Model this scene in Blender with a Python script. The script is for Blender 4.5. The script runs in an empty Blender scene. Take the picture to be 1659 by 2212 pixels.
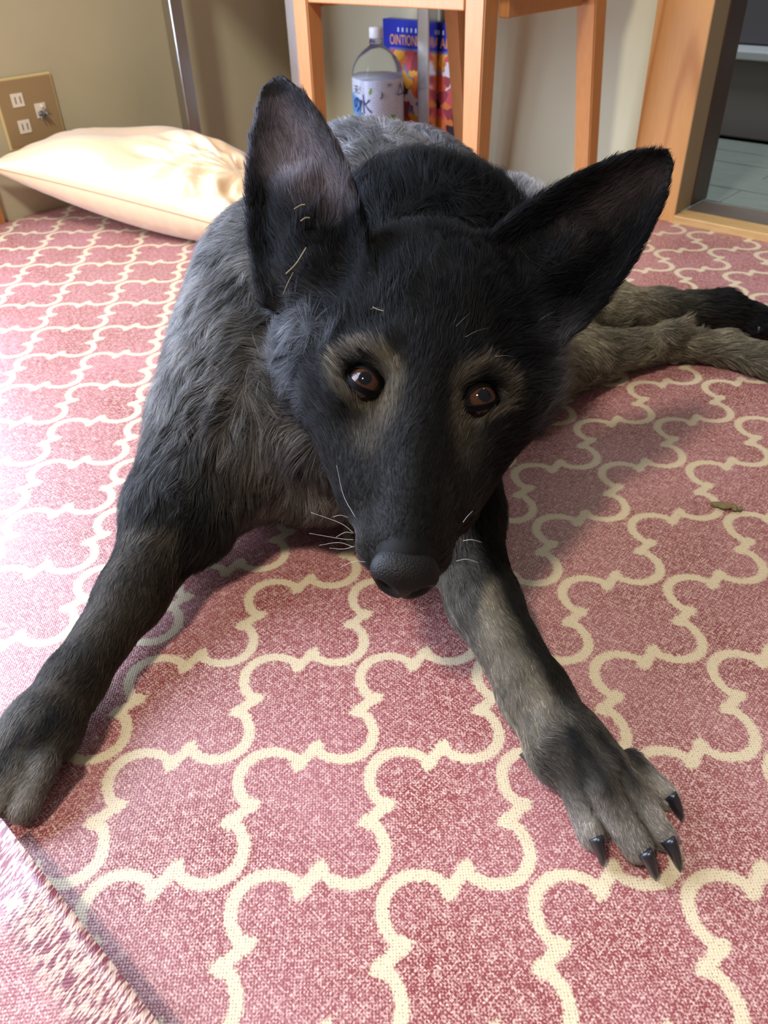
import bpy, bmesh, math, random
import numpy as np
from mathutils import Vector, Matrix
C = bpy.context.scene.collection
random.seed(7); rng = np.random.default_rng(7)

# ------------------------------------------------------------------ camera, world, lights, exposure
# room axes: x runs along the door wall, y along the outlet wall, z up. Camera stands over the origin.
W, H, F = 1659, 2212, 1709.3
PITCH, ROLL, AZ, CH = .6485, .0362, .8036, .48
_u = np.array([math.cos(AZ), math.sin(AZ)]); _v = np.array([math.sin(AZ), -math.cos(AZ)])
def _room(p):
    return np.array([p[0]*_v[0]+p[1]*_v[1], p[0]*_u[0]+p[1]*_u[1], p[2]])
_fw = np.array([0, math.cos(PITCH), -math.sin(PITCH)]); _ri = np.array([1., 0, 0]); _dn = np.cross(_fw, _ri)
FW = _room(_fw)
RI = _room(_ri*math.cos(ROLL)+_dn*math.sin(ROLL))
DN = _room(-_ri*math.sin(ROLL)+_dn*math.cos(ROLL))
EYE = np.array([0, 0, CH])
def ray(x, y): return FW + RI*(x-W/2)/F + DN*(y-H/2)/F
def at(x, y, depth): return EYE + ray(x, y)*depth            # a point seen at pixel x, y at this distance along the view
def fl(x, y, z=0.): r = ray(x, y); return EYE + r*((z-CH)/r[2])  # the same at a height above the floor

sc = bpy.context.scene
cam = bpy.data.cameras.new('camera'); co = bpy.data.objects.new('camera', cam); C.objects.link(co)
cam.sensor_fit = 'VERTICAL'; cam.sensor_height = 36; cam.lens = F/H*36
cam.clip_start = .02
M = Matrix(((RI[0], -DN[0], -FW[0], EYE[0]), (RI[1], -DN[1], -FW[1], EYE[1]), (RI[2], -DN[2], -FW[2], EYE[2]), (0, 0, 0, 1)))
co.matrix_world = M
cam.dof.use_dof = True; cam.dof.focus_distance = .56; cam.dof.aperture_fstop = 13
sc.camera = co

wd = bpy.data.worlds.new('world'); sc.world = wd; wd.use_nodes = True
wd.node_tree.nodes['Background'].inputs[0].default_value = (1.0, .94, .88, 1)
wd.node_tree.nodes['Background'].inputs[1].default_value = .28

def area(name, loc, target, sx, sy, power, col):
    l = bpy.data.lights.new(name, 'AREA'); l.shape = 'RECTANGLE'; l.size = sx; l.size_y = sy
    l.energy = power; l.color = col
    o = bpy.data.objects.new(name, l); C.objects.link(o); o.location = loc
    o.rotation_euler = (Vector(target)-Vector(loc)).to_track_quat('-Z', 'Y').to_euler()
    return o
area('window_daylight', (-1.66, -.25, 1.0), (0, -.25, .85), 1.5, 1.7, 140, (.64, .76, 1.0))
area('ceiling_lamp', (-.30, -.80, 2.3), (-.9, .7, 0), .26, .26, 52, (1.0, .94, .83))
area('hall_daylight', (-.95, 1.86, 1.9), (-.95, 1.9, 0), 1.1, .25, 26, (.80, .92, 1.0))

sc.view_settings.view_transform = 'Standard'; sc.view_settings.look = 'None'
sc.view_settings.gamma = 1; sc.view_settings.exposure = 0.0
try: sc.view_settings.use_curve_mapping = False
except Exception: pass
sc.cycles.max_bounces = 8; sc.cycles.transparent_max_bounces = 8

# ------------------------------------------------------------------ helpers
def tag(o, label=None, cat=None, group=None, kind=None):
    if label: o['label'] = label
    if cat: o['category'] = cat
    if group: o['group'] = group
    if kind: o['kind'] = kind
    return o
def empty(name, loc=(0, 0, 0), rz=0):
    o = bpy.data.objects.new(name, None); C.objects.link(o); o.location = loc; o.rotation_euler = (0, 0, rz)
    o.empty_display_size = .05
    return o
def mesh_obj(name, verts, faces, mat, parent=None, smooth=False):
    me = bpy.data.meshes.new(name); me.from_pydata([tuple(v) for v in verts], [], faces); me.update()
    return link(name, me, mat, parent, smooth)
def link(name, me, mat, parent=None, smooth=False):
    if smooth: me.polygons.foreach_set('use_smooth', [True]*len(me.polygons))
    o = bpy.data.objects.new(name, me); C.objects.link(o)
    if mat: me.materials.append(mat)
    if parent is not None: o.parent = parent
    return o
def bm_obj(name, bm, mat, parent=None, smooth=False):
    me = bpy.data.meshes.new(name); bmesh.ops.recalc_face_normals(bm, faces=bm.faces); bm.to_mesh(me); bm.free()
    return link(name, me, mat, parent, smooth)
def bx(bm, lo, hi, bev=0., seg=2):
    lo = Vector(lo); hi = Vector(hi)
    r = bmesh.ops.create_cube(bm, size=1, matrix=Matrix.Translation((lo+hi)/2) @ Matrix.Diagonal((*(hi-lo), 1)))
    if bev:
        es = {e for v in r['verts'] for e in v.link_edges}
        bmesh.ops.bevel(bm, geom=list(es), offset=bev, segments=seg, affect='EDGES', profile=.5)
def box(name, lo, hi, mat, parent=None, bev=0., kind=None):
    bm = bmesh.new(); bx(bm, lo, hi, bev); o = bm_obj(name, bm, mat, parent)
    if kind: o['kind'] = kind
    return o
def cyl(bm, a, b, ra, rb, n=16, caps=True):
    a = Vector(a); b = Vector(b); d = b-a
    q = d.to_track_quat('Z', 'Y').to_matrix().to_4x4()
    bmesh.ops.create_cone(bm, cap_ends=caps, segments=n, radius1=ra, radius2=max(rb, 1e-5), depth=d.length,
                          matrix=Matrix.Translation((a+b)/2) @ q)
def lathe(name, prof, n, mat, parent=None, sq=0., smooth=True):
    vs = []; fs = []
    for (r, z) in prof:
        for i in range(n):
            a = 2*math.pi*i/n
            k = 1.
            if sq: k = 1/((abs(math.cos(a))**(2+sq)+abs(math.sin(a))**(2+sq))**(1/(2+sq)))
            vs.append((r*k*math.cos(a), r*k*math.sin(a), z))
    for j in range(len(prof)-1):
        for i in range(n):
            fs.append((j*n+i, j*n+(i+1) % n, (j+1)*n+(i+1) % n, (j+1)*n+i))
    fs.append(tuple(range(n))[::-1]); fs.append(tuple((len(prof)-1)*n+i for i in range(n)))
    return mesh_obj(name, vs, fs, mat, parent, smooth)

def smooth_path(pts, sub=6):
    pts = [np.array(p, float) for p in pts]; out = []
    q = [2*pts[0]-pts[1]]+pts+[2*pts[-1]-pts[-2]]
    for i in range(1, len(q)-2):
        for k in range(sub):
            t = k/sub; p0, p1, p2, p3 = q[i-1:i+3]
            out.append(.5*(2*p1+(p2-p0)*t+(2*p0-5*p1+4*p2-p3)*t*t+(3*p1-p0-3*p2+p3)*t**3))
    out.append(pts[-1]); return out
def tube(name, pts, r, mat, parent=None, n=6, fade=1., closed=False, off=(0, 0, 0)):
    pts = [np.array(p, float)-np.array(off, float) for p in pts]; m = len(pts); vs = []; fs = []
    for i in range(m):
        a_ = pts[(i-1) % m] if closed else pts[max(i-1, 0)]; b_ = pts[(i+1) % m] if closed else pts[min(i+1, m-1)]
        t = b_-a_; t = t/np.linalg.norm(t); s = np.cross(t, (0, 0, 1.)) if abs(t[2]) < .95 else np.cross(t, (1., 0, 0)); s /= np.linalg.norm(s); u = np.cross(s, t)
        rr = r*(1-(1-fade)*i/(m-1))
        for k in range(n):
            th = 2*math.pi*k/n; vs.append(pts[i]+(s*math.cos(th)+u*math.sin(th))*rr)
    for i in range(m if closed else m-1):
        for k in range(n):
            fs.append((i*n+k, i*n+(k+1) % n, ((i+1) % m)*n+(k+1) % n, ((i+1) % m)*n+k))
    if not closed: fs += [tuple(range(n))[::-1], tuple((m-1)*n+k for k in range(n))]
    return mesh_obj(name, vs, fs, mat, parent, True)

class N:
    """tiny shader-expression helper: N(tree, socket) supports + - * / and functions"""
    def __init__(s, t, k): s.t, s.k = t, k
    def m(s, op, b=None, c=None, rev=False):
        n = s.t.nodes.new('ShaderNodeMath'); n.operation = op
        for i, x in enumerate([s, b, c] if not rev else [b, s, c]):
            if x is None: continue
            if isinstance(x, N): s.t.links.new(x.k, n.inputs[i])
            else: n.inputs[i].default_value = x
        return N(s.t, n.outputs[0])
    def __add__(s, o): return s.m('ADD', o)
    __radd__ = __add__
    def __sub__(s, o): return s.m('SUBTRACT', o)
    def __rsub__(s, o): return s.m('SUBTRACT', o, rev=True)
    def __mul__(s, o): return s.m('MULTIPLY', o)
    __rmul__ = __mul__
    def __truediv__(s, o): return s.m('DIVIDE', o)
    def pp(s, o): return s.m('PINGPONG', o)
    def abs(s): return s.m('ABSOLUTE')
    def min(s, o): return s.m('MINIMUM', o)
    def max(s, o): return s.m('MAXIMUM', o)
    def sqrt(s): return s.m('SQRT')
    def lt(s, o): return s.m('LESS_THAN', o)
    def sin(s): return s.m('SINE')
def lerp(a, b, f): return a + (b-a)*f
def newmat(name, rough=.5, col=(.5, .5, .5), spec=.5, metal=0., **kw):
    m = bpy.data.materials.new(name); m.use_nodes = True; t = m.node_tree
    b = t.nodes['Principled BSDF']
    b.inputs['Base Color'].default_value = (*col, 1); b.inputs['Roughness'].default_value = rough
    b.inputs['Metallic'].default_value = metal; b.inputs['Specular IOR Level'].default_value = spec
    for k, v in kw.items(): b.inputs[k.replace('_', ' ')].default_value = v
    return m, t, b
def srgb(r, g, b):
    f = lambda c: (c/255/12.92) if c/255 <= .04045 else ((c/255+.055)/1.055)**2.4
    return (f(r), f(g), f(b))
def mixcol(t, f, a, b):
    n = t.nodes.new('ShaderNodeMix'); n.data_type = 'RGBA'
    if isinstance(f, N): t.links.new(f.k, n.inputs[0])
    else: n.inputs[0].default_value = f
    for i, x in ((6, a), (7, b)):
        if isinstance(x, tuple): n.inputs[i].default_value = (*x[:3], 1)
        else: t.links.new(x, n.inputs[i])
    return n.outputs[2]
def noise(t, vec, scale, detail=2, rough=.5, w=None):
    n = t.nodes.new('ShaderNodeTexNoise'); n.inputs['Scale'].default_value = scale
    n.inputs['Detail'].default_value = detail; n.inputs['Roughness'].default_value = rough
    if vec is not None: t.links.new(vec, n.inputs['Vector'])
    return N(t, n.outputs['Fac'])
def stretch(t, src, sx, sy, sz, rot=(0, 0, 0)):
    n = t.nodes.new('ShaderNodeMapping'); n.inputs['Scale'].default_value = (sx, sy, sz); n.inputs['Rotation'].default_value = rot
    t.links.new(src, n.inputs['Vector']); return n.outputs[0]
def ramp(t, f, *stops):
    n = t.nodes.new('ShaderNodeMapRange'); n.clamp = True
    t.links.new(f.k, n.inputs[0])
    for i, v in enumerate(stops): n.inputs[1+i].default_value = v
    return N(t, n.outputs[0])
def bump(t, b, h, strength=.3, dist=.001):
    n = t.nodes.new('ShaderNodeBump'); n.inputs['Strength'].default_value = strength; n.inputs['Distance'].default_value = dist
    t.links.new(h.k, n.inputs['Height']); t.links.new(n.outputs[0], b.inputs['Normal'])

# ------------------------------------------------------------------ materials
def rug_mat(name, du, dv, hatch=None):
    m, t, b = newmat(name, rough=.42, spec=.5)
    uv = t.nodes.new('ShaderNodeUVMap').outputs[0]
    sp = t.nodes.new('ShaderNodeSeparateXYZ'); t.links.new(uv, sp.inputs[0])
    x, y = N(t, sp.outputs[0]), N(t, sp.outputs[1])           # metres along the two room axes
    s = CH/3.9211; tx, ty, ratio = -1.5374, 11.8309, -1.118
    # slightly jagged print edges
    vj = stretch(t, uv, 600, 600, 1)
    nj = noise(t, uv, 420, 1)
    U = y*(1/s) - (tx*math.cos(AZ)+ty*math.sin(AZ)) - du + (nj-.5)*.045
    V = (x*(-1/s) - (-tx*math.sin(AZ)+ty*math.cos(AZ)))*(1/ratio) - dv + (noise(t, vj, 1.3, 1)-.5)*.045
    a = U.pp(.5); c = V.pp(.5)
    # nodes sit at (0,0) and (.5,.5): fold about the middle of the edge between them
    f = (a+c).m('GREATER_THAN', .5)
    a = lerp(a, .5-a, f); c = lerp(c, .5-c, f)
    wd_ = .031
    ez = c-.235
    rr = (a*a+ez*ez).sqrt()
    arc = (rr-.19).abs() - wd_
    arc = arc.max(c-.292)
    slab = (c-.25).abs().max((a-.25).abs()-.085 + (.25-c)*.35) - wd_
    d = arc.min(slab)
    band = ramp(t, d, -.006, .006, 1., 0.)
    # weave: fine two-way threads and speckle
    wx = (x*(2*math.pi/.0026)).sin(); wy = (y*(2*math.pi/.0026)).sin()
    grid = (wx*wy)*.5+.5
    thr1 = noise(t, stretch(t, uv, 110, 800, 1), 1, 2)
    thr2 = noise(t, stretch(t, uv, 800, 110, 1), 1, 2)
    spk = noise(t, stretch(t, uv, 620, 620, 1), 1, 2, .6)
    big = noise(t, stretch(t, uv, 9, 9, 1), 1, 3)
    light = thr1*.66 + thr2*.66 + spk*.85 + grid*.18 - .40
    lf = ramp(t, light, .70, 1.02, 0., 1.)
    red = mixcol(t, lf, srgb(126, 48, 46), srgb(210, 174, 160))
    red = mixcol(t, ramp(t, spk, .30, .44, .55, 0.), red, srgb(74, 34, 54))
    red = mixcol(t, ramp(t, big, .35, .7, 0., .28), red, srgb(196, 142, 148))
    dots = ramp(t, grid*.55+spk*.9+thr1*.3, .58, .70, .80, 0.)
    cream = mixcol(t, dots, srgb(206, 187, 154), srgb(132, 98, 82))
    col = mixcol(t, band, red, cream)
    if hatch is not None:
        hs = noise(t, stretch(t, uv, 520, 110, 1), 1, 2, .6)
        hk = mixcol(t, ramp(t, hs, .45, .55, 0., 1.), srgb(112, 48, 58), srgb(192, 164, 144))
        col = mixcol(t, ramp(t, y+(thr2-.5)*.02, hatch-.036, hatch-.026, 0., 1.), col, hk)
    t.links.new(col, b.inputs['Base Color'])
    rg = .30 + spk*.18
    t.links.new(rg.k, b.inputs['Roughness'])
    bump(t, b, grid*.6+spk, .35, .0006)
    return m
RUG_B = rug_mat('printed_rug', 0, 0)
RUG_A = rug_mat('printed_rug_shifted', .28, 0)
CL = .5*(fl(0, 1790, .03)[1]+fl(370, 2212, .03)[1])
RUG_C = rug_mat('printed_rug_curled', .1, .3, CL)

def wall_mat():
    m, t, b = newmat('olive_wall_vinyl', rough=.62, spec=.3)
    tc = t.nodes.new('ShaderNodeTexCoord').outputs['Object']
    n1 = noise(t, tc, 4, 3); n2 = noise(t, tc, 900, 2)
    t.links.new(mixcol(t, ramp(t, n1, .3, .7), srgb(186, 180, 150), srgb(197, 191, 162)), b.inputs['Base Color'])
    bump(t, b, n2, .15, .0004)
    return m
WALL = wall_mat()
def wood_mat(name, c1, c2, axis='Z', scale=1., rough=.38, rings=True):
    m, t, b = newmat(name, rough=rough, spec=.4)
    tc = t.nodes.new('ShaderNodeTexCoord').outputs['Object']
    k = {'Z': (1, 1, .12), 'X': (.12, 1, 1), 'Y': (1, .12, 1)}[axis]
    st = stretch(t, tc, *[q*scale for q in k])
    big = noise(t, st, 6.5, 1)
    wob = noise(t, stretch(t, tc, *[q*3*scale for q in k]), 60, 3)
    ringf = ((big*120).sin()*.5+.5).m('POWER', 3.5)
    f = ringf*.55 + wob*.45 if rings else wob
    t.links.new(mixcol(t, ramp(t, f, .15, .85), c1, c2), b.inputs['Base Color'])
    bump(t, b, wob, .08, .0005)
    return m
PINE = wood_mat('orange_pine', srgb(204, 148, 88), srgb(178, 118, 64))
CHAIRWOOD = wood_mat('orange_beech', srgb(198, 138, 84), srgb(184, 122, 72), rings=False)
DARKWOOD = wood_mat('dark_brown_wood', srgb(74, 56, 44), srgb(58, 44, 36), rings=False)
SILLWOOD = wood_mat('pale_sill_wood', srgb(206, 168, 110), srgb(176, 132, 80), axis='X', rings=False)
HALLWOOD = wood_mat('grey_hall_boards', srgb(112, 120, 116), srgb(140, 146, 138), axis='X', rough=.22, rings=False)
RETURN, _, _ = newmat('beige_return_paint', .6, srgb(150, 128, 96))
HALLWALL, _, _ = newmat('dim_hall_wall', .6, srgb(112, 104, 102))
HALLRAIL, _, _ = newmat('pale_hall_rail', .4, srgb(170, 172, 176))
TRACK, _, _ = newmat('grey_door_track', .6, srgb(92, 80, 70))
CHROME, t_, b_ = newmat('brushed_chrome', .22, srgb(196, 192, 190), metal=1.)
PLATE, _, _ = newmat('tan_plate', .5, srgb(160, 136, 98)); PLATEEDGE, _, _ = newmat('cream_plate_edge', .4, srgb(222, 202, 146))
SOCKET, _, _ = newmat('socket_white', .4, srgb(236, 228, 212)); DARK, _, _ = newmat('dark_slot', .6, (.01, .009, .009))
METAL, _, _ = newmat('dull_metal', .35, (.25, .24, .26), metal=1.)
def satin_mat():
    m, t, b = newmat('champagne_satin', .33, srgb(216, 180, 136), spec=.6)
    b.inputs['Sheen Weight'].default_value = .35
    tc = t.nodes.new('ShaderNodeTexCoord').outputs['Object']
    bump(t, b, noise(t, stretch(t, tc, 30, 30, 8), 1, 3), .25, .006)
    return m
SATIN = satin_mat()
PIPING, _, _ = newmat('pillow_seam', .5, srgb(150, 118, 84))

# ------------------------------------------------------------------ room shell
YW, XW = 1.50, -1.70
box('floor', (-1.75, -1.2, -.05), (1.6, 1.56, -.0062), newmat('floor_base', .7, srgb(120, 100, 80))[0], kind='structure')
box('wall_left', (XW-.08, .60, -.05), (XW, YW+.08, 2.4), WALL, kind='structure')
box('wall_right', (XW, YW, -.05), (-.735, YW+.08, 2.4), WALL, kind='structure')
box('trim_1', (-.74, YW-.022, -.006), (-.6400, YW-.002, 2.4), PINE, kind='structure', bev=.002)
box('trim_2', (XW-.01, .595, -.006), (XW+.012, .6735, 2.4), PINE, kind='structure', bev=.002)
def on_x(px, py, x0): r = ray(px, py); return (EYE+r*(x0/r[0]))[1]
YA, YB = on_x(1575, 20, -.640), on_x(1612, 20, -.638)
box('trim_3', (-.70, YW-.0215, .0125), (-.6396, YA, 2.4), RETURN, kind='structure', bev=.001)
box('door_1', (-.70, YA+.001, .0125), (-.6375, YB, 2.4), DARKWOOD, kind='structure', bev=.002)
tr = box('trim_4', (-.6398, YW-.027, -.006), (1.6, YW+.02, .0118), SILLWOOD, kind='structure', bev=.002)
box('trim_5', (-.6398, YW+.0205, -.006), (1.6, YW+.10, .010), TRACK, kind='structure')
hall = box('floor_hall', (-2.2, YW+.1005, -.06), (2.2, 2.75, -.032), newmat('hall_subfloor', .7, (.05, .05, .05))[0], kind='structure')
HY = fl(1600, 285)[1]; y0 = YW+.105; k = 0
while y0 < HY-.02:
    w_ = .105
    for (xa, xb) in ((-2.1, -1.35+.3*(k % 2)), (-1.3485+.3*(k % 2), -.45-.2*(k % 2)), (-.4485-.2*(k % 2), 1.2)):
        box('plank', (xa, y0, -.0318), (xb, y0+w_-.002, -.020+.0014*((k*7) % 3)), HALLWOOD, hall, bev=.0012)
    y0 += w_; k += 1
HY = fl(1600, 285)[1]
box('wall_hall', (-2.2, HY+.25, -.05), (2.2, HY+.33, 2.4), HALLWALL, kind='structure')
stp = empty('hall_cabinet', (0.2, HY, 0)); tag(stp, 'dim grey low cabinet with a pale rail beyond the doorway', 'cabinet')
box('body', (-2.2, .02, -.02), (1.5, .24, .16), HALLWALL, stp, bev=.004)
box('top', (-2.2, .0, .1602), (1.5, .24, .180), HALLRAIL, stp, bev=.003)
box('upper_shelf', (-2.2, .10, .182), (1.5, .24, .42), newmat('hall_upper', .6, srgb(82, 78, 84))[0], stp, bev=.004)

# ------------------------------------------------------------------ rugs
def rug(name, x0, x1, y0, y1, z0, z1, mat, label, curl=None):
    nx, ny = 24, 60
    vs, fs, uvs = [], [], []
    def zz(y):
        if curl is None: return 0.
        c = max(0., (y-(y1-curl[0]))/curl[0]); return curl[1]*c*c
    for top in (1, 0):
        for j in range(ny+1):
            y = y0+(y1-y0)*(j/ny)**.5 if curl else y0+(y1-y0)*j/ny
            for i in range(nx+1):
                vs.append((x0+(x1-x0)*i/nx, y, (z1 if top else z0)+zz(y)))
    n1 = (nx+1)*(ny+1)
    idx = lambda t, i, j: (0 if t else n1)+j*(nx+1)+i
    for j in range(ny):
        for i in range(nx):
            fs.append((idx(1, i, j), idx(1, i+1, j), idx(1, i+1, j+1), idx(1, i, j+1)))
            fs.append((idx(0, i, j), idx(0, i, j+1), idx(0, i+1, j+1), idx(0, i+1, j)))
    for i in range(nx):
        fs.append((idx(1, i, 0), idx(0, i, 0), idx(0, i+1, 0), idx(1, i+1, 0)))
        fs.append((idx(1, i, ny), idx(1, i+1, ny), idx(0, i+1, ny), idx(0, i, ny)))
    for j in range(ny):
        fs.append((idx(1, 0, j), idx(1, 0, j+1), idx(0, 0, j+1), idx(0, 0, j)))
        fs.append((idx(1, nx, j), idx(0, nx, j), idx(0, nx, j+1), idx(1, nx, j+1)))
    o = mesh_obj(name, vs, fs, mat, None, curl is not None)
    uvl = o.data.uv_layers.new(name='UVMap')
    li = np.zeros(len(o.data.loops), dtype=np.int32); o.data.loops.foreach_get('vertex_index', li)
    va = np.array(vs)[:, :2]
    uvl.data.foreach_set('uv', va[li].ravel())
    tag(o, label, 'rug')
    return o
rug('rug', -.457, 1.5, -1.1, YW-.03, -.006, 0., RUG_B, 'red rug with cream trellis print that the black dog lies across, running to the doorway')
rug('rug', XW+.002, -.4572, -1.1, YW-.003, -.006, -.0018, RUG_A, 'red trellis rug strip under the satin cushion, running along the outlet wall')
rug('rug', fl(-14, 1775, .03)[0], 1.2, -1.1, CL, .0005, .0030, RUG_C, 'rug end with a curled-up hatched edge, lying over the other rug beside the dog\'s paw', curl=(.10, .026))

# ------------------------------------------------------------------ chair, table
ch = empty('chair', (-1.0, 1.26, 0)); tag(ch, 'orange-brown wooden chair with square legs, pushed in at the small table', 'chair')
def sub(lo, hi, o=(-1.0, 1.26, 0)): return [a-b for a, b in zip(lo, o)], [a-b for a, b in zip(hi, o)]
def leg_mesh(top, foot, w):
    """square leg from top corner to foot corner, tapering"""
    vs = []
    for (x, y, z, k) in ((*foot, w*.80), (*top, w)):
        vs += [(x, y, z), (x+k, y, z), (x+k, y+k, z), (x, y+k, z)]
    bm = bmesh.new(); v = [bm.verts.new(Vector(p)-Vector((-1.0, 1.26, 0))) for p in vs]
    for f in ((3, 2, 1, 0), (4, 5, 6, 7), (0, 1, 5, 4), (1, 2, 6, 5), (2, 3, 7, 6), (3, 0, 4, 7)): bm.faces.new([v[i] for i in f])
    bmesh.ops.bevel(bm, geom=bm.edges[:], offset=.0022, segments=2, affect='EDGES')
    return bm
for top, foot in (((-1.221, 1.083, .42), (-1.216, 1.083, 0)), ((-.847, 1.087, .42), (-.843, 1.087, 0)),
                  ((-.811, 1.325, .42), (-.811, 1.402, 0)), ((-1.093, 1.325, .42), (-1.096, 1.402, 0))):
    bm_obj('leg', leg_mesh(top, foot, .037), CHAIRWOOD, ch)
for nm, lo, hi in (('apron', (-1.184, 1.086, .3605), (-.847, 1.108, .418)), ('apron', (-.812, 1.124, .350), (-.794, 1.328, .418)),
                   ('apron', (-1.200, 1.120, .352), (-1.182, 1.328, .418)), ('apron', (-1.184, 1.345, .352), (-.812, 1.360, .418))):
    a, b = sub(lo, hi); box(nm, a, b, CHAIRWOOD, ch, bev=.002)
a, b = sub((-1.235, 1.07, .4202), (-.770, 1.40, .445)); box('seat', a, b, CHAIRWOOD, ch, bev=.008)

tb = empty('table', (-1.42, 1.27, 0)); tag(tb, 'small corner table on square chrome legs', 'table')
def tsub(lo, hi): return sub(lo, hi, (-1.42, 1.27, 0))
for (x, y, hw) in ((-1.605, 1.10, .0150), (-1.255, 1.118, .0125), (-1.62, 1.46, .0125), (-1.228, 1.455, .0155)):
    a, b = tsub((x-hw, y-hw, .004), (x+hw, y+hw, .67)); box('leg', a, b, CHROME, tb, bev=.0025)
    bm = bmesh.new(); cyl(bm, (x+1.42, y-1.27, 0), (x+1.42, y-1.27, .004), .011, .011, 12); bm_obj('foot', bm, DARK, tb)
a, b = tsub((XW+.004, .912, .6702), (-1.126, YW-.004, .695)); box('tabletop', a, b, PINE, tb, bev=.004)

# ------------------------------------------------------------------ wall plate with sockets
pl = empty('wall_plate', (XW, .7895, .185)); tag(pl, 'tan wall plate with two power sockets and a broken aerial jack', 'socket')
def wbox(nm, y0, y1, z0, z1, x0, x1, mat, par=pl, bev=.0005):
    return box(nm, (x0, y0, z0), (x1, y1, z1), mat, par, bev)
wbox('frame', -.061, .061, -.0625, .0625, .0002, .006, PLATEEDGE, bev=.0015)
wbox('panel', -.0575, .0575, -.0585, .0585, .0062, .0075, PLATE)
for zc in (.0235, -.0235):
    s_ = wbox('socket', -.033, -.0085, zc-.012, zc+.012, .0077, .0090, SOCKET)
    for yy in (-.0262, -.0162):
        wbox('slot', yy, yy+.0018, zc-.006, zc+.006, .0091, .0093, DARK, s_, 0)
j_ = wbox('socket', .010, .0325, -.0135, .0125, .0077, .0092, SOCKET)
bm = bmesh.new(); cyl(bm, (.0092, .024, .0065), (.014, .024, .0065), .0035, .003, 14); bm_obj('screw', bm, SOCKET, j_, True)
bm = bmesh.new()
for a_, b_2, r_ in (((.0095, .0135, -.006), (.016, .026, -.005), .0035), ((.0095, .020, -.004), (.020, .021, -.009), .0045), ((.0095, .026, -.005), (.018, .032, -.017), .0016),
                  ((.0095, .018, -.007), (.017, .015, -.016), .0016), ((.010, .029, -.003), (.015, .034, .000), .0014), ((.010, .022, -.009), (.017, .024, -.018), .0014)):
    cyl(bm, a_, b_2, r_, r_*.7, 8)
bm_obj('plug_stub', bm, METAL, j_)

# ------------------------------------------------------------------ satin cushion
def cushion():
    c1, c2, c3, c4 = [np.array(p) for p in ((-1.668, .655, .115), (-1.110, .835, .050), (-1.085, 1.035, .050), (-1.655, 1.005, .095))]
    n = 110
    s = np.linspace(-1, 1, n+1); S, T = np.meshgrid(s, s, indexing='ij')
    S2 = np.sign(S)*(1-(1-abs(S))**1.5); T2 = np.sign(T)*(1-(1-abs(T))**1.5)
    # sides drawn in a little between the corners
    SS = S2*(1-.055*(1-T2**2)); TT = T2*(1-.055*(1-S2**2))
    u, v = (SS+1)/2, (TT+1)/2
    P = c1*((1-u)*(1-v))[..., None]+c2*(u*(1-v))[..., None]+c3*(u*v)[..., None]+c4*((1-u)*v)[..., None]
    h = ((1-S2**2)*(1-T2**2)).clip(0)**.46
    # folds: radiating pleats near the right end, light gathers along the seams
    r1 = np.hypot(SS-.72, TT+.25); an = np.arctan2(TT+.25, SS-.72)
    fold = np.exp(-((r1-.42)/.26)**2)*(np.sin(an*11+2.2*np.sin(r1*7))*.5+np.sin(an*23+1.3)*.25)
    g = np.exp(-((1-abs(T2))/.16)**2)*(np.sin(S2*41+2*np.sin(S2*9))*.5+.3*np.sin(S2*67))*.45
    g2 = np.exp(-((1-abs(S2))/.18)**2)*(np.sin(T2*31+2*np.sin(T2*7)))*.5
    soft = np.sin(S2*4.1+T2*3.3)*.10+np.sin(S2*7.3-T2*5.1+1)*.07
    Hh = h*.086
    up = P.copy(); dn = P.copy()
    up[..., 2] += Hh*(1+soft)+(fold*.017+g*.0055+g2*.006)*np.minimum(h*1.5, 1)
    up[..., 1] += (g*.004)*np.minimum(h*2, 1)
    dn[..., 2] -= Hh*.98-(g*.0045+g2*.003)*np.minimum(h*1.5, 1)
    dn[..., 2] = np.maximum(dn[..., 2], .0012)
    out = []
    N1 = (n+1)**2
    vs = np.concatenate([up.reshape(-1, 3), dn.reshape(-1, 3)])
    vs[:, 0] = np.maximum(vs[:, 0], XW+.004)
    fs = []
    for i in range(n):
        for j in range(n):
            a = i*(n+1)+j; b = a+n+1
            fs.append((a, b, b+1, a+1)); fs.append((N1+a, N1+a+1, N1+b+1, N1+b))
    root = mesh_obj('cushion', vs, fs, SATIN, None, True)
    bm = bmesh.new(); bm.from_mesh(root.data); bmesh.ops.remove_doubles(bm, verts=bm.verts, dist=1e-5); bmesh.ops.recalc_face_normals(bm, faces=bm.faces)
    bm.to_mesh(root.data); bm.free()
    tag(root, 'champagne satin cushion with puckered folds, slumped against the outlet wall', 'cushion')
    # seam along the edge
    ring = [P[i, 0] for i in range(n+1)]+[P[n, j] for j in range(1, n+1)]+[P[i, n] for i in range(n-1, -1, -1)]+[P[0, j] for j in range(n-1, 0, -1)]
    tube('seam', [(max(q[0], XW+.006), q[1], q[2]) for q in ring], .0011, PIPING, root, closed=True)
    return root
cushion()

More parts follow.
